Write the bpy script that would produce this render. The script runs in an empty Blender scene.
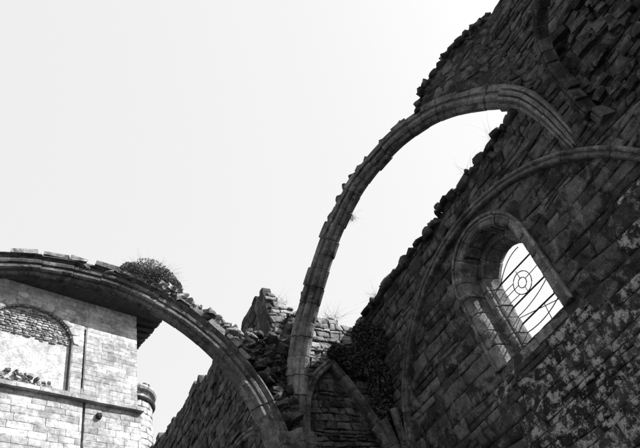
import bpy, math, random
from math import sin, cos, pi, radians, sqrt, hypot, atan2
from mathutils import Vector, Matrix, noise

# ------------------------------------------------------------------ camera, sky, sun, exposure
# world: +X towards the aisle wall, +Y along the church, Z up; the eye is the origin, the ground lies 1.6 m below
sc = bpy.context.scene
cr = Vector((0.87165163, -0.43551933, -0.22482515))
cd = Vector((0.18792111, 0.72062148, -0.66737571))
cf = Vector((0.45266886, 0.53946974, 0.70997416))
cam = bpy.data.cameras.new('camera')
cam.sensor_fit = 'HORIZONTAL'; cam.sensor_width = 36.0; cam.lens = 33.75
cam.clip_start = 0.05; cam.clip_end = 4000
camo = bpy.data.objects.new('camera', cam); sc.collection.objects.link(camo)
camo.matrix_world = Matrix((( cr.x, -cd.x, -cf.x, 0), (cr.y, -cd.y, -cf.y, 0), (cr.z, -cd.z, -cf.z, 0), (0, 0, 0, 1)))
sc.camera = camo

SUN_AZ, SUN_EL = radians(120), radians(39)      # azimuth clockwise from +Y
w = bpy.data.worlds.new('World'); sc.world = w; w.use_nodes = True
nt = w.node_tree; bg = nt.nodes['Background']
sky = nt.nodes.new('ShaderNodeTexSky'); sky.sky_type = 'NISHITA'; sky.sun_disc = False
sky.sun_elevation = SUN_EL; sky.sun_rotation = SUN_AZ
sky.air_density = 1.0; sky.dust_density = 3.0; sky.ozone_density = 1.0
bw = nt.nodes.new('ShaderNodeRGBToBW')          # the photograph is black and white
veil = nt.nodes.new('ShaderNodeMath'); veil.operation = 'MULTIPLY_ADD'   # an even white high haze over the blue
veil.inputs[1].default_value = 0.22; veil.inputs[2].default_value = 2.65
nt.links.new(sky.outputs[0], bw.inputs[0]); nt.links.new(bw.outputs[0], veil.inputs[0]); nt.links.new(veil.outputs[0], bg.inputs[0])
bg.inputs[1].default_value = 0.12
sd = bpy.data.lights.new('sun', 'SUN'); sd.energy = 4.5; sd.angle = radians(0.5); sd.color = (1, 1, 1)
so = bpy.data.objects.new('sun', sd); sc.collection.objects.link(so)
sv = Vector((sin(SUN_AZ)*cos(SUN_EL), cos(SUN_AZ)*cos(SUN_EL), sin(SUN_EL)))
so.rotation_euler = sv.to_track_quat('Z', 'Y').to_euler(); so.location = sv*60
sc.view_settings.view_transform = 'Standard'; sc.view_settings.look = 'None'
sc.view_settings.exposure = 1.3; sc.view_settings.gamma = 1.0; sc.view_settings.use_curve_mapping = False
sc.cycles.max_bounces = 6

random.seed(7)
R = random.random
def U(a, b): return a + (b-a)*random.random()
def V3(*a): return Vector(a)
Z = Vector((0, 0, 1))
def px(p):                                       # where a point falls in the frame, only to rank pieces by visible size
    c = cf.dot(p)
    if c < 0.1: return None
    return (320+600*cr.dot(p)/c, 224+600*cd.dot(p)/c, 600/c)

# ------------------------------------------------------------------ materials
def new_mat(name):
    m = bpy.data.materials.new(name); m.use_nodes = True
    t = m.node_tree; t.nodes.clear()
    out = t.nodes.new('ShaderNodeOutputMaterial'); b = t.nodes.new('ShaderNodeBsdfPrincipled')
    t.links.new(b.outputs[0], out.inputs[0])
    b.inputs['Roughness'].default_value = 0.92
    b.inputs['Specular IOR Level'].default_value = 0.2
    return m, t, b
def stone_mat(name, lo, hi, patch=0.0, patch_col=0.35, patch_at=0.56, patch_scale=3.0, bump=0.5, stain=0.6, grain=14.0, dark=0.0):
    m, t, b = new_mat(name); n = t.nodes; l = t.links
    def N(kind, **kw):
        x = n.new(kind)
        for k, v in kw.items(): setattr(x, k, v)
        return x
    def tex(scale, detail=8, rough=0.6, off=0):
        x = N('ShaderNodeTexNoise'); x.inputs['Scale'].default_value = scale; x.inputs['Detail'].default_value = detail
        x.inputs['Roughness'].default_value = rough
        mp = N('ShaderNodeMapping'); mp.inputs['Location'].default_value = (off, off*1.7, off*.6)
        l.new(geo.outputs['Position'], mp.inputs[0]); l.new(mp.outputs[0], x.inputs['Vector']); return x
    def rng(src, a, bb, c, d):
        x = N('ShaderNodeMapRange'); l.new(src, x.inputs[0])
        for i, v in enumerate((a, bb, c, d)): x.inputs[i+1].default_value = v
        return x.outputs[0]
    def math_(op, a, bb):
        x = N('ShaderNodeMath', operation=op)
        for i, v in enumerate((a, bb)):
            if isinstance(v, (int, float)): x.inputs[i].default_value = v
            else: l.new(v, x.inputs[i])
        return x.outputs[0]
    geo = N('ShaderNodeNewGeometry')
    at = N('ShaderNodeAttribute', attribute_name='tone')
    base = rng(at.outputs['Fac'], 0, 1, lo, hi)
    big = tex(0.9, 5, 0.6, 3); mid = tex(grain*.45, 9, 0.7, 11); fine = tex(grain*3, 6, 0.7, 5)
    base = math_('MULTIPLY', base, rng(big.outputs['Fac'], 0.3, 0.7, 1-stain*.6, 1+stain*.6))
    base = math_('MULTIPLY', base, rng(mid.outputs['Fac'], 0.3, 0.7, 0.5, 1.5))
    base = math_('MULTIPLY', base, rng(fine.outputs['Fac'], 0.3, 0.7, 0.5, 1.5))
    if patch > 0:
        pn = tex(patch_scale, 10, 0.68, 21)
        pe = math_('ADD', pn.outputs['Fac'], math_('MULTIPLY', math_('ADD', math_('SUBTRACT', fine.outputs['Fac'], .5), math_('SUBTRACT', mid.outputs['Fac'], .5)), .22))
        f = rng(pe, patch_at-0.045, patch_at+0.05, 0, patch)
        pc = math_('MULTIPLY', rng(fine.outputs['Fac'], 0.3, 0.7, 0.45, 1.45), patch_col)
        mx = N('ShaderNodeMix', data_type='FLOAT')
        l.new(f, mx.inputs[0]); l.new(base, mx.inputs[2]); l.new(pc, mx.inputs[3]); base = mx.outputs[0]
    if dark > 0:                                  # black lichen and soot crust in spots of its own
        dn = tex(2.3, 10, 0.7, 41)
        f = rng(dn.outputs['Fac'], 0.52, 0.60, 0, dark)
        mx = N('ShaderNodeMix', data_type='FLOAT')
        l.new(f, mx.inputs[0]); l.new(base, mx.inputs[2]); mx.inputs[3].default_value = lo*.35; base = mx.outputs[0]
    cl = N('ShaderNodeClamp'); l.new(base, cl.inputs[0]); cl.inputs[1].default_value = 0.01; cl.inputs[2].default_value = 0.8
    cc = N('ShaderNodeCombineColor')
    for i in range(3): l.new(cl.outputs[0], cc.inputs[i])
    l.new(cc.outputs[0], b.inputs['Base Color'])
    hgt = math_('ADD', math_('MULTIPLY', mid.outputs['Fac'], 1.0), math_('MULTIPLY', fine.outputs['Fac'], 0.6))
    bp = N('ShaderNodeBump'); bp.inputs['Strength'].default_value = bump; bp.inputs['Distance'].default_value = 0.06
    l.new(hgt, bp.inputs['Height']); l.new(bp.outputs[0], b.inputs['Normal'])
    return m
def plain_mat(name, v, var=0.4, scale=6, rough=0.8):
    m, t, b = new_mat(name)
    x = t.nodes.new('ShaderNodeTexNoise'); x.inputs['Scale'].default_value = scale; x.inputs['Detail'].default_value = 6
    g = t.nodes.new('ShaderNodeNewGeometry'); t.links.new(g.outputs['Position'], x.inputs['Vector'])
    at = t.nodes.new('ShaderNodeAttribute'); at.attribute_name = 'tone'
    ad = t.nodes.new('ShaderNodeMath'); ad.operation = 'ADD'
    t.links.new(x.outputs['Fac'], ad.inputs[0]); t.links.new(at.outputs['Fac'], ad.inputs[1])
    r = t.nodes.new('ShaderNodeMapRange'); t.links.new(ad.outputs[0], r.inputs[0])
    r.inputs[1].default_value = 0.3; r.inputs[2].default_value = 1.6; r.inputs[3].default_value = v*(1-var); r.inputs[4].default_value = v*(1+var)
    c = t.nodes.new('ShaderNodeCombineColor')
    for i in range(3): t.links.new(r.outputs[0], c.inputs[i])
    t.links.new(c.outputs[0], b.inputs['Base Color']); b.inputs['Roughness'].default_value = rough
    return m
M = dict(
    ashlar=stone_mat('weathered_ashlar', .035, .15, patch=.85, patch_col=.20, patch_at=.57, patch_scale=2.4, bump=1.0, dark=.85),
    limed=stone_mat('lime_crusted_stone', .022, .08, patch=.97, patch_col=.42, patch_at=.53, patch_scale=4.6, bump=1.0),
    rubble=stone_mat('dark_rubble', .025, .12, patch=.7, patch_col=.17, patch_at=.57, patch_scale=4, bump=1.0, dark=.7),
    mortar=stone_mat('old_mortar', .03, .05, patch=.85, patch_col=.16, patch_at=.56, patch_scale=2.4, bump=1.0),
    rib=stone_mat('dressed_rib_stone', .07, .18, patch=.8, patch_col=.27, patch_at=.60, patch_scale=4, bump=.8, dark=.75),
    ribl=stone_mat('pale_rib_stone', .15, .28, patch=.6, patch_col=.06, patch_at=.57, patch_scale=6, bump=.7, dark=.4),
    win=stone_mat('window_stone', .10, .22, patch=.7, patch_col=.34, patch_at=.57, patch_scale=5, bump=.8, dark=.7),
    pale_lit=stone_mat('pale_sunlit_stone', .20, .42, patch=.85, patch_col=.05, patch_at=.55, patch_scale=4, bump=1.0),  # pale stone; its tone also paints sunlight onto the gable and rubble heap
    tower=stone_mat('tower_ashlar', .24, .42, patch=.6, patch_col=.12, patch_at=.57, patch_scale=1.6, bump=.4, stain=.45),
    towerm=stone_mat('tower_mortar', .15, .24, bump=.4),
    plaster=stone_mat('pale_plaster', .34, .40, patch=.4, patch_col=.25, patch_at=.66, patch_scale=1.2, bump=.25, stain=.12, grain=6),
    tile=stone_mat('roof_tile', .03, .08, bump=.4),
    bushleaf=plain_mat('dry_leaf', .13, .7, 5),
    iron=plain_mat('rusty_iron', .02, .3, 30, .6),
    leaf=plain_mat('ivy_leaf', .045, .8, 3),
    dry=plain_mat('dry_twig', .11, .5, 8),
    grass=plain_mat('grass_ground', .06, .5, .8, 1.0),
)

# ------------------------------------------------------------------ builders
def tag(o, label=None, cat=None, group=None, kind=None):
    for k, v in (('label', label), ('category', cat), ('group', group), ('kind', kind)):
        if v: o[k] = v
    return o
def thing(name, loc, label, cat, group=None):
    o = bpy.data.objects.new(name, None); sc.collection.objects.link(o)
    o.location = loc; o.empty_display_size = 0.3
    return tag(o, label, cat, group)
BASE = {}
def mk(name, verts, faces, mat, parent=None, tones=None, smooth=None, recentre=True):
    c = Vector((0, 0, 0))
    if recentre:
        for v in verts: c += Vector(v)
        c /= len(verts)
    me = bpy.data.meshes.new(name)
    me.from_pydata([tuple(Vector(v)-c) for v in verts], [], faces)
    me.materials.append(M[mat])
    a = me.attributes.new('tone', 'FLOAT', 'FACE')
    nf = len(faces)
    if tones is None: tones = [R()]*nf
    elif isinstance(tones, (int, float)): tones = [tones]*nf
    a.data.foreach_set('value', tones)
    if smooth is True: me.polygons.foreach_set('use_smooth', [True]*nf)
    elif smooth: me.polygons.foreach_set('use_smooth', smooth)
    me.update()
    o = bpy.data.objects.new(name, me); sc.collection.objects.link(o)
    if parent is not None:
        pw = BASE.get(parent.name, Vector(parent.location))
        o.parent = parent; o.location = c - pw
    else: o.location = c
    BASE[o.name] = c.copy()
    return o

def stone_geo(q, n, depth, proud, rough, chamfer):
    """one squared stone: front quad q (four points, counter-clockwise from outside), body going back along -n"""
    G = 4; vs = []; sd_ = R()*1000
    for j in range(G):
        for i in range(G):
            a, b = i/(G-1), j/(G-1)
            edge = i in (0, G-1) or j in (0, G-1); corner = i in (0, G-1) and j in (0, G-1)
            if not edge:
                a = .5+(a-.5)*1.9; b = .5+(b-.5)*1.9
            p = q[0].lerp(q[1], a).lerp(q[3].lerp(q[2], a), b)
            d = proud + rough*(noise.noise(p*4.1+Vector((sd_, 0, 0))))
            if edge: d -= chamfer*(1+R()*.8)
            if corner: p = p.lerp((q[0]+q[1]+q[2]+q[3])/4, .015+.05*R()*R())
            elif edge: p = p + (q[1]-q[0])*U(-.016, .016) + (q[3]-q[0])*U(-.03, .03)
            vs.append(p+n*d)
    fs = []; sm = []
    for j in range(G-1):
        for i in range(G-1):
            fs.append((j*G+i, j*G+i+1, (j+1)*G+i+1, (j+1)*G+i)); sm.append(chamfer >= .008)
    ring = [i for i in range(G)]+[j*G+G-1 for j in range(1, G)]+[(G-1)*G+i for i in range(G-2, -1, -1)]+[j*G for j in range(G-2, 0, -1)]
    b0 = len(vs)
    for k in ring: vs.append(vs[k]-n*(depth))
    L = len(ring)
    for k in range(L):
        k2 = (k+1) % L
        fs.append((ring[k2], ring[k], b0+k, b0+k2)); sm.append(False)
    return vs, fs, sm
def in_frame(p, m=12):
    a = px(p)
    return a is not None and -m < a[0] < 640+m and -m < a[1] < 448+m
def emit(parent, pieces, name, restname, mat, cap=300, minpx=7):
    """pieces: (verts, faces, smooth, size, mat, tone): the largest in view become parts, the rest one joined part"""
    rank = []
    for k, pc in enumerate(pieces):
        c = Vector((0, 0, 0))
        for v in pc[0]: c += v
        c /= len(pc[0])
        a = px(c)
        rank.append((a[2]*pc[3] if a and in_frame(c) else 0, k))
    rank.sort(reverse=True)
    keep = [k for s, k in rank[:cap] if s >= minpx]; ks = set(keep)
    for k in keep:
        pc = pieces[k]; mk(name, pc[0], pc[1], pc[4], parent, pc[5], pc[2])
    rest = {}
    for k, pc in enumerate(pieces):
        if k not in ks: rest.setdefault(pc[4], []).append(pc)
    for mt, lst in rest.items():
        V = []; F = []; S = []; T = []
        for pc in lst:
            o = len(V); V += pc[0]; F += [tuple(o+i for i in f) for f in pc[1]]; S += pc[2]; T += [pc[5]]*len(pc[1])
        tag(mk(restname, V, F, mt, parent, T, S), kind='stuff')
def courses(O, Ud, Nd, u0, u1, v0, v1, inside, hr, wr, depth=.25, proud=.03, rough=.03, mat='ashlar', gap=.012, wob=.03, keepout=None, chamfer=.02, tilt=.02, tone=None, big=0.0, breaks=(), split=0.0):
    """coursed stones over the part of a plane where inside(u, v)"""
    out = []; v = v0; row = 0; sd_ = R()*500
    def bnd(u, vv, k): return vv + wob*noise.noise(Vector((u*.9+sd_, k*3.1, 0)))*2
    while v < v1:
        h = U(*hr); u = u0-R()*wr[1]
        while u < u1:
            ww = U(*wr); ul, ur = u, u+ww
            for bk in breaks:
                if ul < bk-.001 < ur: ur = bk
            u = ur; ww = ur-ul
            if ww < .02: continue
            if split and R() < split and h > .22:      # two thin stones in one course
                cut = U(.35, .65)
            else: cut = None
            uc, vc = (ul+ur)/2, v+h/2
            if not inside(uc, vc): continue
            t1, t2 = U(-tilt, tilt), U(-tilt, tilt)
            if any(abs(ul-bk) < .002 for bk in breaks): t1 = 0
            if any(abs(ur-bk) < .002 for bk in breaks): t2 = 0
            c2 = [(ul+gap+t1, bnd(ul, v, row)+gap), (ur-gap+t2, bnd(ur, v, row)+gap),
                  (ur-gap-t2, bnd(ur, v+h, row+1)-gap), (ul+gap-t1, bnd(ul, v+h, row+1)-gap)]
            if keepout:
                if keepout(uc, vc): continue
                for _ in range(12):
                    if any(keepout(*c) for c in c2) or any(keepout((c2[i][0]+c2[i-1][0])/2, (c2[i][1]+c2[i-1][1])/2) for i in range(4)):
                        c2 = [(uc+(a-uc)*.87, vc+(b-vc)*.93) for a, b in c2]
                    else: break
                else: continue
                if abs(c2[1][0]-c2[0][0]) < .08: continue
            if cut:
                lo2 = [c2[0], c2[1], tuple(c2[1][i]+(c2[2][i]-c2[1][i])*cut-(gap if i else 0) for i in (0, 1)), tuple(c2[0][i]+(c2[3][i]-c2[0][i])*cut-(gap if i else 0) for i in (0, 1))]
                vs, fs, sm = stone_geo([O+Ud*a+Z*b for a, b in lo2], Nd, depth, proud*U(.3, 1.3), rough, chamfer)
                out.append((vs, fs, sm, sqrt(ww*h*.5), mat(uc, vc) if callable(mat) else mat, min(1, max(0, tone(uc, vc) if tone else R()))))
                c2 = [tuple(c2[0][i]+(c2[3][i]-c2[0][i])*cut+(gap if i else 0) for i in (0, 1)), tuple(c2[1][i]+(c2[2][i]-c2[1][i])*cut+(gap if i else 0) for i in (0, 1)), c2[2], c2[3]]
            q = [O+Ud*a+Z*b for a, b in c2]
            p_ = proud*U(.3, 1.3)+(big*R() if R() < .12 else 0)
            vs, fs, sm = stone_geo(q, Nd, depth, p_, rough, chamfer)
            mt = mat(uc, vc) if callable(mat) else mat
            tn = tone(uc, vc) if tone else R()
            out.append((vs, fs, sm, sqrt(ww*h), mt, min(1, max(0, tn))))
        v += h; row += 1
    return out
def slab(parent, name, O, Ud, Nd, u0, u1, v0, v1, inside, cell, thick, mat, jit=.0):
    """a solid wall core cut from square cells: real openings and a ragged outline"""
    nu, nv = int(round((u1-u0)/cell)), int(round((v1-v0)/cell))
    on = [[inside(u0+(i+.5)*cell, v0+(j+.5)*cell) for j in range(nv)] for i in range(nu)]
    V = []; F = []; idx = {}
    def vid(i, j, k):
        if (i, j, k) not in idx:
            idx[(i, j, k)] = len(V); V.append(O+Ud*(u0+i*cell)+Z*(v0+j*cell)-Nd*(thick*k)+(Nd*U(-jit, jit) if jit else Vector((0,0,0))))
        return idx[(i, j, k)]
    g = lambda i, j: 0 <= i < nu and 0 <= j < nv and on[i][j]
    for i in range(nu):
        for j in range(nv):
            if not on[i][j]: continue
            F.append((vid(i, j, 0), vid(i+1, j, 0), vid(i+1, j+1, 0), vid(i, j+1, 0)))
            F.append((vid(i, j, 1), vid(i, j+1, 1), vid(i+1, j+1, 1), vid(i+1, j, 1)))
            if not g(i-1, j): F.append((vid(i, j, 0), vid(i, j+1, 0), vid(i, j+1, 1), vid(i, j, 1)))
            if not g(i+1, j): F.append((vid(i+1, j, 0), vid(i+1, j, 1), vid(i+1, j+1, 1), vid(i+1, j+1, 0)))
            if not g(i, j-1): F.append((vid(i, j, 0), vid(i, j, 1), vid(i+1, j, 1), vid(i+1, j, 0)))
            if not g(i, j+1): F.append((vid(i, j+1, 0), vid(i+1, j+1, 0), vid(i+1, j+1, 1), vid(i, j+1, 1)))
    return mk(name, V, F, mat, parent, .5)

CUBE = []; CUBEF = []
def _cs():
    ids = {}
    for x in (-1, 0, 1):
        for y in (-1, 0, 1):
            for z in (-1, 0, 1):
                if x or y or z: ids[(x, y, z)] = len(CUBE); CUBE.append(Vector((x, y, z)))
    for ax in range(3):
        for s in (-1, 1):
            for i in (-1, 0):
                for j in (-1, 0):
                    q = []
                    for a, b in ((i, j), (i+1, j), (i+1, j+1), (i, j+1)):
                        t = [0, 0, 0]; t[ax] = s; t[(ax+1) % 3] = a; t[(ax+2) % 3] = b; q.append(ids[tuple(t)])
                    CUBEF.append(tuple(q if s > 0 else q[::-1]))
_cs()
def lump_geo(c, dims, rot=None, rnd=.55, jit=.16):
    rot = rot or Matrix.Rotation(R()*6.28, 3, 'Z') @ Matrix.Rotation(U(-.4, .4), 3, 'X') @ Matrix.Rotation(U(-.4, .4), 3, 'Y')
    vs = []
    for p in CUBE:
        d = p.lerp(p.normalized()*1.15, rnd) + Vector((U(-jit, jit), U(-jit, jit), U(-jit, jit)))
        vs.append(c + rot @ Vector((d.x*dims[0]/2, d.y*dims[1]/2, d.z*dims[2]/2)))
    return vs, list(CUBEF), [rnd > .3]*24
def box_geo(c, ex, ey, ez):
    """box with half-axes ex, ey, ez (right-handed)"""
    vs = [c+ex*x+ey*y+ez*z for x, y, z in ((-1,-1,-1),(1,-1,-1),(1,1,-1),(-1,1,-1),(-1,-1,1),(1,-1,1),(1,1,1),(-1,1,1))]
    return vs, [(0,3,2,1),(4,5,6,7),(0,1,5,4),(1,2,6,5),(2,3,7,6),(3,0,4,7)], [False]*6

def sweep_block(frame, t0, t1, prof, gap=.008, cham=.018, steps=3, jr=.012, js=.010, rag=0.0):
    """one dressed stone of a rib: the profile (radial, lateral) carried along the path from t0 to t1"""
    dr, ds = U(-jr, jr), U(-js, js)
    if rag:
        e_ = U(-rag*.5, rag); mx_ = max(p[0] for p in prof); prof = [(r+e_*max(0, r/mx_)+U(-.006, .006), l+U(-.006, .006)) for r, l in prof]
    cx = sum(p[0] for p in prof)/len(prof); cy = sum(p[1] for p in prof)/len(prof)
    ts = [(t0+gap, 1)] + [(t0+gap+cham+(t1-t0-2*gap-2*cham)*k/steps, 0) for k in range(steps+1)] + [(t1-gap, 1)]
    V = []; F = []; n = len(prof); S = []
    for t, e in ts:
        P, Rd, La = frame(t)
        for r, l in prof:
            if e:
                d = hypot(r-cx, l-cy) or 1
                k = max(0, d-cham)/d; r2, l2 = cx+(r-cx)*k, cy+(l-cy)*k
            else: r2, l2 = r, l
            wb = .012*noise.noise(P*5+La*l*7+Rd*r*7)
            V.append(P+Rd*(r2+dr+wb)+La*(l2+ds+wb))
    for k in range(len(ts)-1):
        for i in range(n):
            j = (i+1) % n
            F.append((k*n+i, k*n+j, (k+1)*n+j, (k+1)*n+i)); S.append(False)
    F.append(tuple(range(n-1, -1, -1))); F.append(tuple((len(ts)-1)*n+i for i in range(n))); S += [False, False]
    # orient outwards
    a, b, c = V[F[0][0]], V[F[0][1]], V[F[0][2]]
    P, Rd, La = frame((t0+t1)/2)
    cen = P+Rd*cx+La*cy
    vol = 0
    for f in F:
        p0 = V[f[0]]-cen
        for k in range(1, len(f)-1): vol += p0.dot((V[f[k]]-cen).cross(V[f[k+1]]-cen))
    if vol < 0: F = [f[::-1] for f in F]
    return V, F, S
def sweep(parent, name, frame, L, prof, blk, mat, tone=None, steps=3, jr=.012, js=.01, t_start=0, gap=.0015, cham=.010, rag=0.0):
    t = t_start; out = []
    n = max(1, round((L-t)/((blk[0]+blk[1])/2)))
    cuts = [t_start+(L-t_start)*(k+(U(-.15, .15) if 0 < k < n else 0))/n for k in range(n+1)]
    for a, b in zip(cuts, cuts[1:]):
        vs, fs, sm = sweep_block(frame, a, b, prof, gap, cham, steps, jr, js, rag)
        out.append(mk(name, vs, fs, mat((a+b)/2) if callable(mat) else mat, parent, R() if tone is None else tone((a+b)/2)*.7+R()*.3, None))
    return out
def arc_frame(C, e1, e3, rad, a0, a1):
    """path along a circle in the plane of e1 and Z, angles from e1; lateral e3"""
    def fr(t):
        a = a0+(a1-a0)*t/(abs(a1-a0)*rad)
        Rd = e1*cos(a)+Z*sin(a)
        return C+Rd*rad, Rd, e3
    return fr, abs(a1-a0)*rad
def spline_frame(pts, lat, outward):
    """smooth path through points; radial lies in the path plane towards `outward` side"""
    P = [Vector(p) for p in pts]; P = [P[0]*2-P[1]]+P+[P[-1]*2-P[-2]]
    dense = []
    for i in range(1, len(P)-2):
        for k in range(12):
            t = k/12; a, b, c, d = P[i-1], P[i], P[i+1], P[i+2]
            dense.append(.5*((2*b)+(c-a)*t+(2*a-5*b+4*c-d)*t*t+(3*b-a-3*c+d)*t*t*t))
    dense.append(P[-2])
    cum = [0]
    for a, b in zip(dense, dense[1:]): cum.append(cum[-1]+(b-a).length)
    def at(t):
        t = min(max(t, 0), cum[-1])
        lo_, hi_ = 0, len(cum)-1
        while hi_-lo_ > 1:
            m = (lo_+hi_)//2
            if cum[m] <= t: lo_ = m
            else: hi_ = m
        return dense[lo_].lerp(dense[hi_], (t-cum[lo_])/max(1e-6, cum[hi_]-cum[lo_]))
    def fr(t):
        T = (at(t+.12)-at(t-.12)).normalized()
        Rd = lat.cross(T).normalized()*outward
        return at(t), Rd, lat
    return fr, cum[-1]
def tube_geo(pts, rad, n=6):
    V = []; F = []
    for i, p in enumerate(pts):
        T = (pts[min(i+1, len(pts)-1)]-pts[max(i-1, 0)]).normalized()
        a = T.orthogonal().normalized(); b = T.cross(a)
        for k in range(n): V.append(p+(a*cos(2*pi*k/n)+b*sin(2*pi*k/n))*rad)
    for i in range(len(pts)-1):
        for k in range(n): F.append((i*n+k, i*n+(k+1) % n, (i+1)*n+(k+1) % n, (i+1)*n+k))
    F.append(tuple(range(n-1, -1, -1))); F.append(tuple((len(pts)-1)*n+k for k in range(n)))
    return V, F
def leaves(name, parent, spots, n, size, mat, droop=.3):
    """many small folded leaves through the given ellipsoids (centre, radii)"""
    V = []; F = []; T = []
    for c, rr in spots:
        for _ in range(n):
            while True:
                d = Vector((U(-1, 1), U(-1, 1), U(-1, 1)))
                if d.length < 1: break
            cl = 0.5+noise.noise((c+d*1.7)*2.1)
            if cl < .32 and R() < .8: continue
            p = c+Vector((d.x*rr[0], d.y*rr[1], d.z*rr[2]))
            s = size*U(.6, 1.4)
            ax = Vector((U(-1, 1), U(-1, 1), U(-1, 1)-droop)).normalized(); b = ax.orthogonal().normalized()
            b = (Matrix.Rotation(R()*6.28, 3, ax) @ b); up = ax.cross(b)*.25*s
            o = len(V)
            V += [p-ax*s, p+b*s*.55+up, p+ax*s, p-b*s*.55+up]; F += [(o, o+1, o+2), (o, o+2, o+3)]; tt = R(); T += [tt, tt]
    return mk(name, V, F, mat, parent, T)
def blades(name, parent, base, n, length, spread, mat, width=.008, curl=.5, up=Z):
    V = []; F = []; T = []
    for _ in range(n):
        d = (up*U(.25, 1.0)+Vector((U(-1, 1), U(-1, 1), U(-.5, .6)))*spread).normalized()
        side = d.orthogonal().normalized(); side = Matrix.Rotation(R()*6.28, 3, d) @ side
        L = length*U(.5, 1.1); b = base(); o = len(V); bend = Vector((U(-1, 1), U(-1, 1), U(-1, .2)))*curl*L
        K = 4
        for k in range(K):
            t = k/(K-1); p = b+d*L*t+bend*t*t; ww = width*(1-.8*t)
            V += [p-side*ww, p+side*ww]
        for k in range(K-1): F.append((o+2*k, o+2*k+1, o+2*k+3, o+2*k+2)); T.append(R())
    return mk(name, V, F, mat, parent, T)
def inpoly(poly):
    def f(x, y):
        c = False; j = len(poly)-1
        for i in range(len(poly)):
            xi, yi = poly[i]; xj, yj = poly[j]
            if (yi > y) != (yj > y) and x < (xj-xi)*(y-yi)/(yj-yi)+xi: c = not c
            j = i
        return c
    return f

# ------------------------------------------------------------------ ground
G0 = -1.6
V = []; F = []; n = 60; ext = 1500
def gx(i): t = (i-n/2)/(n/2); return ext*t*abs(t)**2.2
for j in range(n+1):
    for i in range(n+1):
        x, y = gx(i), gx(j)
        V.append(Vector((x, y, G0-.02+.05*noise.noise(Vector((x*.4, y*.4, 0))))))
for j in range(n):
    for i in range(n): F.append((j*(n+1)+i, j*(n+1)+i+1, (j+1)*(n+1)+i+1, (j+1)*(n+1)+i))
tag(mk('ground', V, F, 'grass', None, .5, True), kind='structure')

# ------------------------------------------------------------------ aisle wall with its window (plane x = 9)
WB = 9.0; RC = (6.02, 4.70); RR = 4.25            # wall arch circle in (y, z)
WC, WS, WSILL = 5.85, 7.58, 5.66                   # window axis, springing, sill
NX = Vector((-1, 0, 0)); UY = Vector((0, -1, 0)); OW = Vector((WB, 0, 0))
wall = thing('ruined_wall', (WB, 3.5, G0), 'tall shadowed aisle wall of rough stone blocks holding the round-headed window', 'wall'); BASE[wall.name] = Vector(wall.location)
def top_z(y):
    if y > 3.05: return 9.78 + .10*noise.noise(Vector((y*1.3, 2, 0)))
    return 12.5 + .2*noise.noise(Vector((y*1.1, 7, 0)))
def in_wall(u, v): y = -u; return -5 < y < 11.3 and G0-.3 < v < top_z(y)
def win_hole(u, v, r=.95):
    y = -u
    if v < WSILL: return False
    if v < WS: return abs(y-WC) < r
    return hypot(y-WC, v-WS) < r
slab(wall, 'wall_core', OW+Vector((.012, 0, 0)), UY, NX, -11.4, 5.0, G0-.2, 13.0, lambda u, v: in_wall(u, v+.1) and not win_hole(u, v, .9), .15, 1.1, 'mortar', .016)
below_rib = lambda u, v: hypot(-u-RC[0], v-RC[1]) < RR or v < RC[1]
def wmat(u, v):
    y = -u
    k = noise.noise(Vector((y*.9, v*.9, 5)))
    if v < 5.5-.45*(6.2-y)*.2+k*.8 and y < 7.0+k: return 'limed'
    if y < 3.6 and v < 6.0+k: return 'limed'
    return 'ashlar'
ps = courses(OW, UY, NX, -11.3, 5.0, 1.2, 12.6, lambda u, v: in_wall(u, v) and below_rib(u, v) and -u > -1.5, (.15, .42), (.2, 1.0), .24, .014, .028, wmat, .005, .06, lambda u, v: win_hole(u, v, .93), .010, .06, tone=lambda u, v: R()**1.7, big=.03, split=.22)
emit(wall, ps, 'ashlar_block', 'ashlar_masonry', 'ashlar', 300, 8)
ps = courses(OW, UY, NX, -11.3, 5.0, 4.5, 12.7, lambda u, v: in_wall(u, v) and not below_rib(u, v) and -u > -1.5, (.08, .24), (.11, .6), .24, .016, .045, 'rubble', .005, .08, None, .010, .06, big=.035, split=.2)
emit(wall, ps, 'rubble_stone', 'rubble_masonry', 'rubble', 300, 6)
ps = courses(OW, UY, NX, -11.3, 5.0, -1.9, 1.2, lambda u, v: True, (.3, .4), (.5, 1.0), .24, .04, .05, 'limed')
emit(wall, ps, 'ashlar_block', 'ashlar_masonry', 'ashlar', 0)
# broken stones standing along the wall top
ps = []
y = 3.2
while y < 11.3:
    d = U(.08, .38) if R() < .8 else U(.3, .5); zt = top_z(y)+U(-.12, .02)
    for xx in (9.02, 9.3, 9.6, 9.9):
        vs, fs, sm = lump_geo(Vector((xx+U(-.04, .04), y+d/2+U(-.04, .04), zt+U(-.05, .05))), (U(.22, .36), d*1.05, U(.10, .30)), Matrix.Rotation(U(-.3, .3), 3, 'Z') @ Matrix.Rotation(U(-.35, .35), 3, 'X'), U(.35, .8), .2)
        ps.append((vs, fs, sm, d, 'rubble', R()*.6))
    y += d*.92
emit(wall, ps, 'cap_stone', 'cap_stones', 'rubble', 300, 5)

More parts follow.
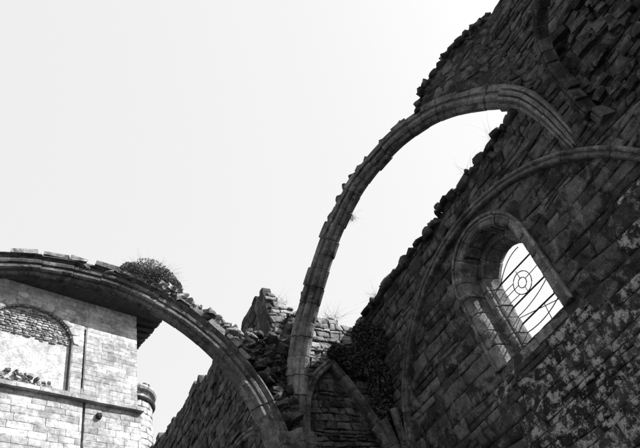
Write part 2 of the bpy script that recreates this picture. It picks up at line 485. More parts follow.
# window: two stepped orders round the opening, splayed inward to the light
def win_path(rad):
    J = WS-WSILL; Lj = J; La = pi*rad; L = 2*Lj+La
    def fr(t):
        if t < Lj: return Vector((WB, WC+rad, WSILL+t)), Vector((0, 1, 0)), Vector((1, 0, 0))
        if t > Lj+La: return Vector((WB, WC-rad, WS-(t-Lj-La))), Vector((0, -1, 0)), Vector((1, 0, 0))
        a = (t-Lj)/rad; Rd = Vector((0, cos(a), sin(a)))
        return Vector((WB, WC, WS))+Rd*rad, Rd, Vector((1, 0, 0))
    return fr, L
fr, L = win_path(.84); ws_, wf_, _ = sweep_block(fr, 0, L, [(.25, .06), (.06, .06), (.06, .36), (.25, .36)], 0, .001, 48, 0, 0)
win = mk('window_surround', ws_, wf_, 'mortar', wall, .5)
# profile: radial offset from .84, depth into the wall
p_out = [(.22, -.05), (.17, -.07), (.15, -.045), (.10, -.05), (.05, -.03), (.02, .02), (.0, .10), (-.01, .40), (.28, .40), (.28, -.04)]
fr, L = win_path(.84); sweep(win, 'voussoir', fr, L, p_out, (.34, .5), 'win', jr=.014, js=.012, steps=4, gap=.004, cham=.02)
p_in = [(.2, .415), (.10, .415), (.07, .40), (.03, .42), (.02, .46), (.035, .49), (.0, .52), (-.02, .56), (-.04, .66), (-.06, .80), (-.055, .84), (.12, 1.08), (.2, 1.08)]
fr, L = win_path(.66); sweep(win, 'voussoir', fr, L, p_in, (.3, .45), 'win', jr=.01, js=.01, steps=4, gap=.003, cham=.016)
p_line = [(.10, -.085), (.055, -.10), (.03, -.085), (.02, -.02), (.1, -.02)]
fr, L = win_path(1.045); sweep(win, 'hood_moulding', fr, L, p_line, (.5, .8), 'win', jr=.004, js=.004)
for k in range(4):
    y0 = WC-.88+k*.44
    vs, fs, sm = box_geo(Vector((WB+.56, y0+.22, WSILL-.09+U(-.012, .012))), Vector((.56, 0, 0)), Vector((0, .216, 0)), Vector((0, 0, .085)))
    for q in vs:
        if q.x > WB+.5: q.z += .02
        q += Vector((U(-.02, .02), U(-.008, .008), U(-.015, .015)))
    mk('sill_stone', vs, fs, 'win', win)

# iron grille in the opening
GB = 9.8
gr = thing('window_grille', (GB, WC, WSILL+.05), 'thin iron window grille with two rings and cross bars in the round-headed window', 'window grille'); BASE[gr.name] = Vector(gr.location)
def wire(name, pts, r):
    vs, fs = tube_geo([Vector((GB+(p[2] if len(p) > 2 else 0), p[0], p[1])) for p in pts], r, 6)
    return mk(name, vs, fs, 'iron', gr, .4, True)
for zz in (7.66, 7.01, 6.57): wire('bar', [(WC-.63, zz-.02), (WC, zz), (WC+.63, zz+.01)], .019)
def circ(c, r, n=24): return [(c[0]+r*cos(2*pi*k/n), c[1]+r*sin(2*pi*k/n)) for k in range(n+1)]
rc = (5.93, 7.29)
wire('ring', circ(rc, .115), .011); wire('ring', circ(rc, .255, 30), .011)
def bow(a, b, sag, n=12): return [(a[0]+(b[0]-a[0])*k/n, a[1]+(b[1]-a[1])*k/n+sag*4*(k/n)*(1-k/n)) for k in range(n+1)]
wire('wire', [(rc[0], rc[1]+.115, .01), (rc[0], 7.62, .01)], .009); wire('wire', [(rc[0], rc[1]-.115, .01), (rc[0], 7.0, .01)], .009)
wire('wire', [(rc[0]+.115, rc[1]+.02), (WC+.62, rc[1]+.03)], .009); wire('wire', [(rc[0]-.115, rc[1]+.02), (WC-.62, rc[1]+.03)], .009)
wire('wire', [(rc[0]+.2, rc[1]-.16), (WC+.62, rc[1]-.14)], .009); wire('wire', [(rc[0]+.22, rc[1]+.15), (WC+.62, rc[1]+.17)], .009)
wire('wire', bow((WC+.61, 6.78), (WC-.61, 6.99), -.07), .010); wire('wire', bow((WC+.61, 6.36), (WC-.6, 6.5), -.1), .011)
wire('wire', bow((WC+.62, 7.62), (WC-.3, 8.0), .12), .011)
wire('wire', [(WC+.6, 6.74, .012), (WC-.42, 6.40, .012)], .009); wire('wire', [(5.74, 6.57, -.02), (5.83, 5.8, -.02)], .011); wire('wire', [(5.38, 6.6, .02), (5.42, 5.8, .02)], .010)
wire('wire', bow((WC+.6, 6.08), (WC-.55, 6.22), -.05), .010)

# wall arch round the window bay, half sunk in the wall
warch = thing('wall_arch', (WB-.1, RC[0]+RR, RC[1]), 'slender moulded semicircular arch rib framing the window bay on the aisle wall', 'arch'); BASE[warch.name] = Vector(warch.location)
fr, L = arc_frame(Vector((WB, RC[0], RC[1])), Vector((0, 1, 0)), Vector((1, 0, 0)), RR, radians(-3), radians(183))
p_w = [(.11, .05), (.11, -.10), (.085, -.13), (.05, -.145), (.02, -.13), (.005, -.10), (-.02, -.10), (-.045, -.125), (-.075, -.12), (-.10, -.09), (-.11, -.03), (-.11, .05)]
sweep(warch, 'voussoir', fr, L, p_w, (.4, .7), 'rib', tone=lambda t: .35+.3*noise.noise(Vector((t*.6, 0, 0))), jr=.008, js=.01)

# ------------------------------------------------------------------ great diagonal rib
PP = Vector((6.29, 10.4, 0)); EE = Vector((8.9, 2.9, 0)); dA = (EE-PP).normalized(); NA = Vector((dA.y, -dA.x, 0))
if NA.x < 0: NA = -NA
def PA(s, z, off=0.0): return Vector((PP.x, PP.y, 0))+dA*s+NA*off+Z*z
exA = [(-.47, 6.0), (-.28, 6.61), (-.13, 7.15), (.21, 8.02), (.70, 8.88), (1.53, 9.87), (2.39, 10.75), (3.49, 11.45), (4.76, 11.75), (5.87, 11.64), (6.64, 11.28), (7.25, 10.76), (7.69, 10.28)]
inA = [(-.15, 5.95), (.0, 6.53), (.2, 7.05), (.54, 7.85), (1.05, 8.72), (1.80, 9.66), (2.60, 10.47), (3.62, 11.12), (4.80, 11.41), (5.75, 11.28), (6.42, 10.97), (7.02, 10.49), (7.44, 10.03)]
ctr = [PA((a[0]+b[0])/2, (a[1]+b[1])/2, .17) for a, b in zip(exA, inA)]
ribA = thing('vault_rib', PA(-.3, 5.95, .17), 'great bare vault rib sweeping up from the pier across the open sky', 'arch rib'); BASE[ribA.name] = Vector(ribA.location)
fr, L = spline_frame(ctr, NA, 1)
if fr(L/2)[1].z < 0: fr, L = spline_frame(ctr, NA, -1)
p_A = [(.19, -.15), (.07, -.16), (.055, -.125), (.03, -.12), (.0, -.145), (-.05, -.15), (-.09, -.12), (-.105, -.08), (-.13, -.075), (-.17, -.05), (-.18, 0), (-.17, .05), (-.13, .075), (-.105, .08), (-.09, .12), (-.05, .15), (0, .145), (.03, .12), (.055, .125), (.07, .16), (.19, .15)]
p_A = [(r*1.3, l*1.32) for r, l in p_A]
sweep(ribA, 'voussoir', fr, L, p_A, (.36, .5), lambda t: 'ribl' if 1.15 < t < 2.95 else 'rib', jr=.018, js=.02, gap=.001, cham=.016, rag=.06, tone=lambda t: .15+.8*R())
# stones of the web still sticking to the back of the rib
ps = []
t = .5
while t < L-1.2:
    P, Rd, La = fr(t); d = U(.16, .34)
    if R() < .62:
        vs, fs, sm = lump_geo(P+Rd*U(.24, .30)+La*U(-.05, .06), (U(.2, .3), U(.2, .28), d), None, .35, .22)
        ps.append((vs, fs, sm, .25, 'rubble', R()*.5))
    t += d
emit(ribA, ps, 'web_stone', 'web_stones', 'rubble', 100, 4)
# springer bundle dropping to the aisle wall
sprA = [PA(7.50, 10.22, .17), PA(7.68, 9.98, .17), PA(7.84, 9.62, .17), PA(7.92, 9.1, .17), PA(7.94, 8.6, .17), PA(7.95, 8.15, .2), PA(7.96, 7.8, .27), PA(7.96, 7.5, .38)]
fr2, L2 = spline_frame(sprA, NA, 1)
if fr2(.1)[1].z < 0: fr2, L2 = spline_frame(sprA, NA, -1)
p_S = [(.24, -.16), (.19, -.21), (.13, -.20), (.11, -.12), (.08, -.2), (.02, -.22), (-.015, -.20), (-.025, -.11), (-.06, -.19), (-.12, -.19), (-.14, -.09), (-.19, -.13), (-.23, -.08), (-.22, 0), (-.23, .08), (-.19, .13), (-.12, .19), (0, .2), (.24, .2)]
spr = thing('rib_springer', sprA[-1], 'pale bundle of moulded rib rolls fanning down onto the aisle wall', 'arch rib'); BASE[spr.name] = Vector(spr.location)
fr2b = lambda t: (lambda f: (f[0], f[1]*(1.12-.62*t/L2), f[2]*(1.12-.5*t/L2)))(fr2(t))
sweep(spr, 'springer_block', fr2b, L2, p_S, (.6, .9), 'ribl', jr=.012, js=.012, steps=4)
# the next rib, broken, rising out of the frame
sp2 = [Vector(p) for p in ((8.86, 2.25, 7.7), (8.78, 2.27, 8.08), (8.72, 2.26, 8.57), (8.68, 2.24, 9.1), (8.62, 2.14, 9.53), (8.53, 1.96, 9.86), (8.4, 1.70, 10.12), (8.2, 1.38, 10.3), (7.95, 1.0, 10.45))]
stub = thing('rib_stub', sp2[0], 'dark broken rib beside the pale springer, rising past the top right', 'arch rib'); BASE[stub.name] = Vector(stub.location)
fr3, L3 = spline_frame(sp2, Vector((.8, -.6, 0)).normalized(), 1)
sp2 = [p+Vector((.10, 0, 0)) for p in sp2]
fr3, L3 = spline_frame(sp2, Vector((.8, -.6, 0)).normalized(), 1)
p_T = [(r*.6, l*.6) for r, l in p_S]
sweep(stub, 'springer_block', fr3, L3, p_T, (.2, .4), 'rubble', jr=.05, js=.04, rag=.05)
# corbel blocks and filling where the ribs meet the wall
ps = []
for k in range(70):
    y = U(.6, 2.05); z = U(7.6, 10.4)
    vs, fs, sm = lump_geo(Vector((9.06-.10*R()*(z-7)/3, y, z)), (U(.2, .34), U(.2, .4), U(.12, .24)), Matrix.Rotation(U(-.3, .3), 3, 'X'), .3, .14)
    ps.append((vs, fs, sm, .3, 'rubble', R()*.8))
hf = thing('haunch_fill', (8.9, 2.2, 7.2), 'dark rubble packed behind the rib feet high on the aisle wall', 'masonry'); BASE[hf.name] = Vector(hf.location)
emit(hf, ps, 'rubble_stone', 'rubble_stones', 'rubble', 100, 4)

# fragment of vault web standing on the rib
web = thing('vault_web_fragment', PA(6.8, 11.2, .2), 'ragged dark fragment of vault masonry standing on the haunch of the great rib', 'masonry'); BASE[web.name] = Vector(web.location)
wpoly = [(5.85, 11.7), (5.95, 11.98), (6.12, 12.05), (6.2, 12.32), (6.5, 12.36), (6.7, 12.48), (7.0, 12.50), (7.2, 12.72), (7.6, 12.66), (7.9, 12.78), (8.25, 12.66), (8.5, 12.75), (8.5, 9.6), (8.15, 9.6), (7.72, 10.3), (7.25, 10.8), (6.64, 11.33), (6.2, 11.53)]
ip = inpoly(wpoly)
UA = Z.cross(-NA)                                   # to the right as seen from the nave
sgn = UA.dot(dA)
OA = Vector((PP.x, PP.y, 0))
insA = lambda u, v: ip(u*sgn, v)
u0, u1 = (5.6, 8.7) if sgn > 0 else (-8.7, -5.6)
slab(web, 'web_core', OA+NA*.025, UA, -NA, u0, u1, 9.4, 13.0, insA, .1, .5, 'mortar', .02)
ps = courses(OA+NA*.03, UA, -NA, u0, u1, 9.5, 12.9, insA, (.07, .2), (.10, .4), .3, .022, .055, 'rubble', .005, .12, None, .010, .08, big=.04)
emit(web, ps, 'rubble_stone', 'rubble_masonry', 'rubble', 300, 6)
ps = []
for (a, b) in zip(wpoly[:11], wpoly[1:12]):
    n_ = max(1, int(hypot(b[0]-a[0], b[1]-a[1])/.11))
    for k in range(n_):
        t = (k+R())/n_
        for off in (.02, .25, .45):
            vs, fs, sm = lump_geo(PA(a[0]+(b[0]-a[0])*t, a[1]+(b[1]-a[1])*t-.04, off+U(-.05, .05)), (U(.12, .26), U(.12, .26), U(.08, .18)), None, .6, .2)
            ps.append((vs, fs, sm, .2, 'rubble', R()*.6))
emit(web, ps, 'edge_stone', 'edge_stones', 'rubble', 120, 5)

# ------------------------------------------------------------------ nave arch (left) in the plane y = 10.3
BC = Vector((1.06, 10.42, 5.25)); BR = 4.46
nav = thing('nave_arch', (BC.x+BR, BC.y, BC.z), 'broad moulded round arch curving down from the left edge to the pier', 'arch'); BASE[nav.name] = Vector(nav.location)
fr, L = arc_frame(BC, Vector((1, 0, 0)), Vector((0, 1, 0)), BR, radians(2), radians(178))
p_B = [(.50, -.24), (.455, -.255), (.43, -.20), (.40, -.165), (.37, -.19), (.32, -.215), (.265, -.20), (.245, -.15), (.225, -.15), (.20, -.185), (.14, -.185), (.10, -.15), (.085, -.10), (.06, -.10), (.02, -.07), (0, -.04), (0, .04), (.02, .07), (.085, .10), (.14, .17), (.25, .19), (.37, .2), (.50, .24)]
sweep(nav, 'voussoir', fr, L, p_B, (.5, .8), 'rib', tone=lambda t: .6, jr=.012, js=.014, cham=.011, gap=.001, rag=.02)
# flat capping stones left along the back of the arch
fr_b, L_b = fr, L
ps = []
t = 1.2
while t < L-2:
    P, Rd, La = fr(t); d = U(.3, .6); ang = t/BR
    if R() < .88 and t > 2.2:
        for off in (-.14, .12):
            T = Rd.cross(La)
            vs, fs, sm = box_geo(P+Rd*(.535+U(-.01, .012))+La*(off+U(-.02, .02)), T*d*.46, La*.135, Rd*U(.04, .075))
            if (vs[1]-vs[0]).cross(vs[3]-vs[0]).dot(vs[4]-vs[0]) < 0: fs = [f[::-1] for f in fs]
            for q in vs: q += Vector((U(-.02, .02), U(-.02, .02), U(-.015, .015)))
            ps.append((vs, fs, sm, d*.7, 'pale_lit', R()))
    t += d
emit(nav, ps, 'capping_stone', 'capping_stones', 'pale_lit', 100, 4)

ps = []
for k in range(9):
    P, Rd, La = fr_b(BR*radians(U(74, 82)))
    vs, fs, sm = lump_geo(P+Rd*U(.3, .5)-La*U(.10, .2), (U(.1, .22), U(.1, .18), U(.08, .16)), None, .4, .22); ps.append((vs, fs, sm, .2, 'pale_lit', R()*.8))
emit(nav, ps, 'broken_stone', 'broken_stones', 'pale_lit', 30, 3)

# rubble heap on the haunch between the arch and the pier
hp = thing('rubble_heap', (5.3, 10.45, 8.0), 'sunlit loose rubble lying on the back of the left arch near the pier', 'rubble'); BASE[hp.name] = Vector(hp.location)
ps = []
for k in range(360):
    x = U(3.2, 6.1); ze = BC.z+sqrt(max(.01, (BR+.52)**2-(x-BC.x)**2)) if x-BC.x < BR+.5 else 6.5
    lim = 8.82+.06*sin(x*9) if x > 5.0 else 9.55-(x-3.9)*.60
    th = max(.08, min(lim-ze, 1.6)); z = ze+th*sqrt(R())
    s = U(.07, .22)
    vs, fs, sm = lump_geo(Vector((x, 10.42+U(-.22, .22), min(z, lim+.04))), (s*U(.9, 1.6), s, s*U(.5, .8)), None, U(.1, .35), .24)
    ps.append((vs, fs, sm, s, 'pale_lit' if (x < 5.7 or R() < .2) and z > lim-.6 else 'rubble', R()))  # pale stones on top, dark below: sunlight painted in through the material
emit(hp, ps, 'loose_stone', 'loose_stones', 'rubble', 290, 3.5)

# ------------------------------------------------------------------ piers
def pier(loc, label, prof, z0, z1):
    p = thing('compound_pier', (loc[0], loc[1], z0), label, 'pier', 'nave piers'); BASE[p.name] = Vector(p.location)
    def frv(t): return Vector((loc[0], loc[1], z0+t)), Vector((1, 0, 0)), Vector((0, 1, 0))
    sweep(p, 'drum', frv, z1-z0-.45, prof, (.45, .6), 'rib', jr=.006, js=.006)
    def cap(t): return Vector((loc[0], loc[1], z1-.45+t)), Vector((1+.55*t, 0, 0)), Vector((0, 1+.55*t, 0))
    sweep(p, 'capital', cap, .45, prof, (.22, .24), 'rib', jr=.004, js=.004)
    return p
pprof = []
for k in range(8):
    a = 2*pi*k/8
    for dd in (-.26, -.13, 0, .13, .26):
        r = .40+.09*cos(dd/.26*pi/2)
        pprof.append((r*cos(a+dd*1.2), r*sin(a+dd*1.2)))
pier((6.0, 10.35), 'clustered pier under the foot of the great rib and the nave arch', pprof, G0, 6.0)
pier((-3.5, 10.42), 'clustered pier carrying the far left foot of the nave arch', pprof, G0, 5.35)

# ------------------------------------------------------------------ end wall of the aisle (plane y = 10.62)
ew = thing('end_wall', (7.7, 10.7, G0), 'ruined aisle end wall with a sunlit broken gable beyond the pier', 'wall'); BASE[ew.name] = Vector(ew.location)
YE = 10.62; OE = Vector((0, YE, 0)); UX = Vector((1, 0, 0)); NY = Vector((0, -1, 0))
etop = inpoly([(6.28, G0-.3), (6.28, 10.74), (6.4, 10.62), (6.62, 10.45), (6.8, 10.22), (7.0, 10.05), (7.3, 9.9), (7.6, 10.02), (7.9, 9.86), (8.2, 9.95), (8.5, 9.72), (8.95, 9.7), (8.95, G0-.3)])
slab(ew, 'wall_core', OE+Vector((0, .03, 0)), UX, NY, 6.28, 8.98, G0-.2, 10.7, lambda u, v: etop(u, v+.08), .1, .5, 'mortar', .01)
ps = courses(OE, UX, NY, 6.28, 8.95, 3.5, 10.65, lambda u, v: etop(u, v) and u > 6.36, (.08, .22), (.12, .42), .22, .025, .06, lambda u, v: 'pale_lit' if v > 8.3 else 'rubble', .012, .04, lambda u, v: u < 6.29 or u > 8.95, .007, .04, big=.04)  # sunlit top and shaded foot painted in by pale and dark stone
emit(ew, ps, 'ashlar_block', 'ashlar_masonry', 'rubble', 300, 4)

# blind pointed arch on the end wall
ba = thing('blind_arch', (7.5, YE-.1, 6.0), 'small pointed blind arch low between the pier and the aisle wall', 'arch'); BASE[ba.name] = Vector(ba.location)
AX, AZ = 7.66, 8.28
p_b = [(.10, .12), (.10, -.10), (.075, -.13), (.04, -.135), (.015, -.10), (-.01, -.10), (-.035, -.12), (-.07, -.115), (-.1, -.07), (-.1, .12)]
lp = [Vector((6.50, YE-.1, 5.8)), Vector((6.56, YE-.1, 6.45)), Vector((6.72, YE-.1, 7.1)), Vector((6.98, YE-.1, 7.62)), Vector((7.30, YE-.1, 7.98)), Vector((AX, YE-.1, AZ))]
rp = [Vector((8.62, YE-.1, 5.8)), Vector((8.52, YE-.1, 6.45)), Vector((8.30, YE-.1, 7.05)), Vector((8.05, YE-.1, 7.6)), Vector((7.86, YE-.1, 7.95)), Vector((AX, YE-.1, AZ))]
for pts in (lp, rp):
    f_, L_ = spline_frame(pts, Vector((0, 1, 0)), 1)
    mid_ = f_(L_*.5)[1]
    want = -1 if pts is lp else 1
    if mid_.x*want < 0: f_, L_ = spline_frame(pts, Vector((0, 1, 0)), -1)
    sweep(ba, 'voussoir', f_, L_, p_b, (.34, .5), 'rib', jr=.008, js=.006)
# rib feet in the far corner
cs = thing('corner_springer', (8.8, 10.35, 5.6), 'cluster of broken rib feet in the dark far corner of the aisle', 'arch rib'); BASE[cs.name] = Vector(cs.location)
for k, (x, y, dx, dy, hh) in enumerate(((8.72, 10.36, -.16, -.05, 6.62), (8.86, 10.22, -.14, -.2, 6.75), (8.62, 10.46, -.28, 0, 6.5))):
    pts = [Vector((x, y, 5.5)), Vector((x+dx*.15, y+dy*.15, 6.0)), Vector((x+dx*.5, y+dy*.5, 6.35)), Vector((x+dx, y+dy, hh))]
    f_, L_ = spline_frame(pts, Vector((dy, -dx, 0)).normalized() if (dx or dy) else UX, 1)
    sweep(cs, 'rib_foot', f_, L_, [(r*.42, l*.42) for r, l in p_S], (.4, .6), 'rib')

# ------------------------------------------------------------------ nave wall running on beyond the pier (plane x = 6.3)
nw = thing('nave_wall', (6.6, 15.5, G0), 'dark ruined nave wall receding behind the left arch', 'wall'); BASE[nw.name] = Vector(nw.location)
npoly = inpoly([(-10.66, G0-.4), (-10.66, 10.62), (-10.9, 10.75), (-11.6, 10.80), (-12.0, 10.86), (-12.3, 10.78), (-12.42, 10.1), (-12.6, 10.28), (-13.3, 10.5), (-14.0, 10.78), (-14.4, 10.95), (-15.1, 10.9), (-15.5, 11.2), (-16.7, 11.3), (-17.2, 11.2), (-18.0, 11.45), (-19.0, 11.5), (-20.2, 11.8), (-21.5, 12.0), (-21.5, G0-.4)])
ON = Vector((6.3, 0, 0))
slab(nw, 'wall_core', ON+Vector((.03, 0, 0)), UY, NX, -21.5, -10.7, G0-.2, 12.2, lambda u, v: npoly(u, v+.1), .15, .22, 'mortar', .015)
ps = courses(ON, UY, NX, -21.5, -10.66, 4.5, 12.1, lambda u, v: npoly(u, v) and u < -10.67, (.18, .32), (.25, .7), .24, .02, .05, 'rubble', .006, .07, lambda u, v: u > -10.665, .009, .06, big=.09, split=.2)
emit(nw, ps, 'rubble_stone', 'rubble_masonry', 'rubble', 300, 5)
nr = thing('wall_arch', (6.2, 13.0, 7.2), 'faint low arch rib on the dark nave wall under the left arch', 'arch'); BASE[nr.name] = Vector(nr.location)
f_, L_ = arc_frame(Vector((6.36, 13.6, 5.0)), Vector((0, 1, 0)), Vector((1, 0, 0)), 2.75, radians(20), radians(160))
sweep(nr, 'voussoir', f_, L_, p_w, (.5, .8), 'rib')

# ------------------------------------------------------------------ tower beyond the nave
TU = Vector((sin(radians(76)), cos(radians(76)), 0)); TN = Vector((TU.y, -TU.x, 0)); TK = Vector((6.36, 23.16, 0))
tw = thing('tower', TK-TU*4-TN*3+Z*G0, 'pale sunlit square church tower with blind arch and overhanging eaves', 'tower'); BASE[tw.name] = Vector(tw.location)
ZT, ZS = 19.75, 14.66
WIDTH = 8.6; DEEP = 7.0
# blind recess in u = -(distance from the corner)
RXR = -3.03; RXL = -6.6; RSP = 17.75; RC2 = (RXL+RXR)/2; RRAD = (RXR-RXL)/2
def recess(u, v, e=0):
    if not (RXL-e < u < RXR+e) or v < 14.95-e: return False
    if v < 17.35: return True
    return (u-RC2)**2/(RRAD+e)**2 + (v-17.35)**2/(1.52+e)**2 < 1
def in_t(u, v): return -WIDTH < u < 0
slab(tw, 'tower_core', TK-TN*.008, TU, TN, -WIDTH, 0, G0-.2, ZT+.2, lambda u, v: in_t(u, v) and not recess(u, v, -.05) and not (abs(u+2.5) < .045 and 15.25 < v < 18.35), .085, DEEP, 'towerm')
mk('recess_back', *box_geo(TK+TU*(RC2-.2)-TN*.26+Z*16.9, TU*(RRAD+.2-.09), TN*-.1, Z*2.3)[:2], 'plaster', tw, .5)
ps = courses(TK, TU, TN, -WIDTH, 0, ZS+.1, ZT, lambda u, v: in_t(u, v) and u < -.01, (.20, .28), (.32, .75), .1, .008, .006, 'tower', .0035, .004, lambda u, v: recess(u, v, -.005) or u > .004 or (abs(u+2.5) < .055 and 15.2 < v < 18.4), .003, .0, breaks=(-WIDTH, RXR, -2.56, -2.44, 0))
emit(tw, ps, 'ashlar_block', 'ashlar_masonry', 'tower', 220, 5)
ps = courses(TK+TN*.10, TU, TN, -WIDTH, .1, 9.5, ZS-.12, lambda u, v: -WIDTH < u < .05, (.22, .36), (.35, 1.0), .1, .010, .012, 'tower', .006, .02, lambda u, v: u > .1 or abs(u+2.42) < .05, .004, .0, breaks=(-WIDTH, -2.47, -2.37, .1))
emit(tw, ps, 'ashlar_block', 'ashlar_masonry', 'tower', 80, 6)
for ua, ub in ((-WIDTH-.01, -2.47), (-2.37, .07)):
    mk('plinth_core', *box_geo(TK+TU*((ua+ub)/2)-TN*(DEEP/2-.06)+Z*((ZS-.12+G0)/2), TU*((ub-ua)/2), -TN*(DEEP/2+.03), Z*((ZS-.12-G0)/2))[:2], 'towerm', tw, .5)
for k in range(5):  # added dark lumps stand in for the shade of a small wall hole
    g_ = lump_geo(TK-TU*(1.72+U(-.14, .14))+TN*.16+Z*(14.05+U(-.05, .05)), (.2, .14, .16), None, .5, .2); mk('dark_hole_lump', g_[0], g_[1], 'tile', tw, .1)
# rubble filling the head of the recess, plaster below
ps = courses(TK-TN*.13, TU, TN, RXL-.1, RXR+.05, 17.2, 19.1, lambda u, v: recess(u, v, -.12) and v > 17.3+.25*noise.noise(Vector((u*2, 0, 3))), (.09, .16), (.14, .36), .14, .03, .05, 'pale_lit', .014, .03, None, .015, .03)
emit(tw, ps, 'infill_stone', 'infill_stones', 'pale_lit', 120, 3.5)
ps = []
for k in range(60):
    u = U(RXL, RXR-.7); 
    vs, fs, sm = lump_geo(TK+TU*u-TN*U(.0, .14)+Z*(14.98+.38*R()*R()*(1 if u > -4.6 else 1.5)), (U(.12, .3), U(.12, .25), U(.08, .16)), None, .3, .2)
    ps.append((vs, fs, sm, .2, 'pale_lit', R()*.7))
emit(tw, ps, 'loose_stone', 'loose_stones', 'pale_lit', 60, 3)
# arch ring of the recess
ps = []
for k in range(11):
    a0, a1 = pi*k/11, pi*(k+1)/11
    def ep(a, e): return TK+TU*(RC2+(RRAD+e)*cos(a))+Z*(17.35+(1.52+e)*sin(a))
    q = [ep(a1, 0.0), ep(a0, 0.0), ep(a0, .26), ep(a1, .26)][::-1]
    q = [q[1], q[0], q[3], q[2]]
    if (q[1]-q[0]).cross(q[3]-q[0]).dot(TN) < 0: q = q[::-1]
    vs, fs, sm = stone_geo(q, TN, .3, .035, .01, .012); ps.append((vs, fs, sm, .5, 'tower', R()*.7))
emit(tw, ps, 'voussoir', 'voussoirs', 'tower', 20, 3)
# string course
t = -WIDTH-.1
while t < .12:
    d = min(U(.8, 1.3), .16-t)
    if d < .1: break
    vs, fs, sm = box_geo(TK+TU*(t+d/2)+TN*.02+Z*(ZS+U(-.006, .006)), TU*(d/2-.008), -TN*.30, Z*.09)
    for q in vs: q += Vector((U(-.01, .01), U(-.01, .01), U(-.012, .012)))
    mk('string_course', vs, fs, 'tower', tw); t += d
# eaves: soffit slab with carved corbels and tile ends
eo = 1.25
mk('eaves', *box_geo(TK-TU*(WIDTH/2-eo/2+.0)-TN*(DEEP/2-eo/2)+Z*(ZT+.28), TU*(WIDTH/2+eo/2), -TN*(DEEP/2+eo/2), Z*.10)[:2], 'tile', tw, .5)
for k in range(16):
    c = TK+TU*(eo*.5)-TN*(.1+k*.44)+Z*(ZT+.07)
    vs, fs, sm = box_geo(c, TU*(eo*.49), -TN*.10, Z*.105)
    for q in vs:
        if q.z < ZT+.05 and (q-TK).dot(TU) > .5*eo: q.z += .12
    mk('corbel', vs, fs, 'tile', tw)
for k in range(34):
    c = TK+TU*(eo+.02)+TN*(eo-.12)-TN*(k*.235)+Z*(ZT+.43)
    vs, fs = tube_geo([c-TU*.3, c+TU*U(.10, .16)], .10, 8); mk('tile_end', vs, fs, 'tile', tw)
apex = TK-TU*(WIDTH/2)-TN*(DEEP/2)+Z*(ZT+2.0)
base_ = [TK+TU*(eo)+TN*eo, TK+TU*eo-TN*(DEEP), TK-TU*(WIDTH)-TN*(DEEP), TK-TU*(WIDTH)+TN*eo]
base_ = [b+Z*(ZT+.385) for b in base_]
mk('roof', base_+[apex], [(0, 1, 4), (1, 2, 4), (2, 3, 4), (3, 0, 4), (3, 2, 1, 0)], 'tile', tw, .5)

# low round turret against the tower's far corner
tc = TK+TU*.62-TN*2.0; TR = 1.12
tr = thing('stair_turret', tc+Z*G0, 'small low round turret with a moulded cornice beside the tower corner', 'turret'); BASE[tr.name] = Vector(tr.location)
vs, fs = tube_geo([tc+Z*z for z in (G0, 5, 10, 16.7)], TR-.03, 28); mk('turret_core', vs, fs, 'towerm', tr, .5)
v = 11.0
while v < 16.35:
    h = U(.28, .38); a = R()
    while a < 2*pi+.2:
        da = U(.4, .75)
        am = a+da/2
        nn = Vector((cos(am), sin(am), 0))
        q = [tc+Vector((cos(x), sin(x), 0))*TR+Z*zz for x, zz in ((a+.008, v+.008), (a+da-.008, v+.008), (a+da-.008, v+h-.008), (a+.008, v+h-.008))]
        cpx = px(tc+nn*TR+Z*v)
        if nn.dot(Vector((-.25, -.97, 0))) > -.3:
            g_ = stone_geo(q, nn, .1, .015, .01, .012); mk('ashlar_block', g_[0], g_[1], 'tower', tr, R(), g_[2])
        a += da
    v += h
def ring(z, rad, hh, name, mat):
    for k in range(18):
        a0, a1 = 2*pi*k/18+.01, 2*pi*(k+1)/18-.01; V = []
        for a in (a0, (a0+a1)/2, a1):
            for r, z2 in ((TR-.1, z), (rad-.06, z), (rad, z+hh*.5), (rad, z+hh), (TR-.1, z+hh)): V.append(tc+Vector((cos(a), sin(a), 0))*r+Z*(z2+U(-.01, .01)))
        F = []
        for s in range(2):
            for i in range(5): F.append((s*5+i, s*5+(i+1) % 5, (s+1)*5+(i+1) % 5, (s+1)*5+i))
        F.append((4, 3, 2, 1, 0)); F.append((10, 11, 12, 13, 14))
        mk(name, V, [f[::-1] for f in F], mat, tr)
ring(16.0, TR+.13, .13, 'cornice_stone', 'tile'); ring(16.5, TR+.2, .2, 'cornice_stone', 'tower')
for k in range(30):
    a = R()*6.28
    g_ = lump_geo(tc+Vector((cos(a), sin(a), 0))*U(.4, TR+.1)+Z*U(16.7, 16.9), (U(.15, .3), U(.15, .3), U(.1, .2)), None, .3, .2); mk('loose_stone', g_[0], g_[1], 'rubble', tr)

# ------------------------------------------------------------------ plants
P, Rd, La = fr_b(BR*radians(62))
bb = Vector((3.12, 10.36, 10.02))
bush = thing('bush', bb, 'round dense twiggy bush growing on the back of the left arch', 'bush'); BASE[bush.name] = Vector(bush.location)
blades('twigs', bush, lambda: bb+Vector((U(-.28, .28), U(-.18, .18), U(-.12, .05))), 3000, .42, 1.3, 'dry', .004, 1.1)
leaves('foliage', bush, [(bb+Vector((0, 0, .1)), (.56, .4, .58)), (bb+Vector((-.4, 0, .16)), (.32, .3, .3)), (bb+Vector((.32, 0, -.02)), (.38, .3, .5)), (bb+Vector((.55, -.04, -.22)), (.26, .24, .36))], 6500, .02, 'bushleaf')
def tuft(loc, label, n, ln, mat='dry', spread=.8, name='weed', rr=.08):
    l = Vector(loc); o = blades(name, None, lambda: l+Vector((U(-rr, rr), U(-rr, rr), -.05)), n*2, ln, spread, mat, .003, .9)
    tag(o, label, 'weed', 'weeds on the ruin')
    return o
tuft((.55, 10.4, 10.26), 'small dark weed on the arch at the left edge of the picture', 90, .22, 'leaf', 1.0)
P, Rd, La = fr_b(BR*radians(76.5))
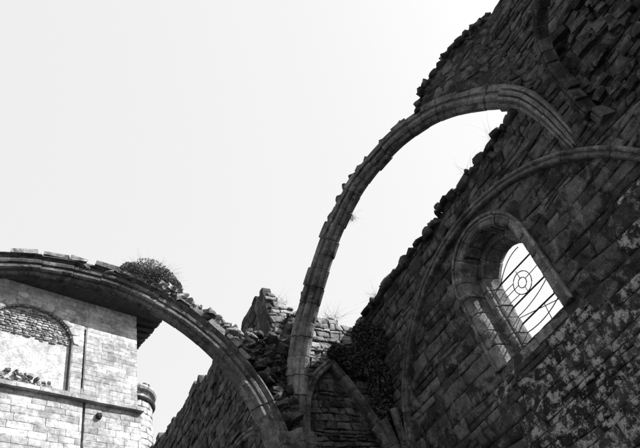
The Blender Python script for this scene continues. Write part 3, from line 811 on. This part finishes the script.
# ivy in the dark corner, and on the haunch
iv = thing('ivy', (8.75, 10.4, 6.6), 'dense dark ivy filling the far corner above the blind arch', 'ivy'); BASE[iv.name] = Vector(iv.location)
leaves('foliage', iv, [(Vector((8.7, 10.45, 8.5)), (.42, .3, .5)), (Vector((8.78, 10.25, 7.8)), (.28, .35, .8)), (Vector((8.35, 10.5, 8.35)), (.4, .22, .45)), (Vector((8.82, 10.3, 9.1)), (.25, .4, .5)), (Vector((8.72, 10.4, 7.0)), (.22, .25, .5)), (Vector((8.9, 9.95, 8.7)), (.14, .35, .5)), (Vector((8.0, 10.5, 8.6)), (.3, .2, .25))], 1700, .05, 'leaf')
iv2 = thing('ivy', (6.1, 10.3, 7.0), 'dark ivy and weeds over the rubble between the left arch and the great rib', 'ivy'); BASE[iv2.name] = Vector(iv2.location)
leaves('foliage', iv2, [(Vector((6.05, 10.42, 8.15)), (.5, .22, .5)), (Vector((6.32, 10.5, 8.6)), (.25, .16, .35)), (Vector((6.0, 10.45, 7.4)), (.3, .2, .5)), (Vector((6.82, 10.5, 9.3)), (.16, .14, .4))], 1300, .042, 'leaf')
# haunch fill stones under that ivy
ps = []
for k in range(150):
    z = U(6.5, 9.7); x0 = 5.45 if z < 8.8 else 6.38+(z-8.8)*.85
    xl = max(x0, BC.x+sqrt(max(0, (BR+.5)**2-(z-BC.z)**2)) if z-BC.z < BR+.5 else x0); xr = 6.35+max(0, (z-7.0))*.36
    if xl > xr: continue
    s = U(.12, .3)
    vs, fs, sm = lump_geo(Vector((U(xl, xr), 10.48+U(-.14, .12), z)), (s*1.4, s, s*.7), None, U(.12, .4), .24); ps.append((vs, fs, sm, s, 'rubble', R()*.8))
pf = thing('haunch_fill', (6.1, 10.5, 6.4), 'dark rubble haunch wedged between the left arch and the great rib', 'masonry'); BASE[pf.name] = Vector(pf.location)
emit(pf, ps, 'rubble_stone', 'rubble_stones', 'rubble', 200, 4)
# weeds along the wall tops
fr_a, L_a = spline_frame(ctr, NA, 1)
tuft(PA(2.98, 10.62, .2), 'little dark weed hanging under the middle of the great rib', 60, .2, 'leaf', 1.3)
tuft((9.1, 5.2, 9.95), 'thin pale weed on the aisle wall top near the great rib', 26, .5, 'dry', .7)
tuft((9.1, 4.2, 9.95), 'thin pale weed on the aisle wall top at the corner under the rib', 26, .45, 'dry', .7)
tuft((9.1, 9.6, 9.95), 'thin pale weed on the aisle wall top towards the far end', 30, .5, 'dry', .8)
tuft((8.3, 10.8, 10.0), 'pale weeds on the end wall between the great rib and the aisle wall', 60, .45, 'dry', .9, rr=.3)
tuft((6.75, 10.8, 10.3), 'pale weeds on the sunlit gable left of the great rib', 60, .45, 'dry', .9, rr=.2)
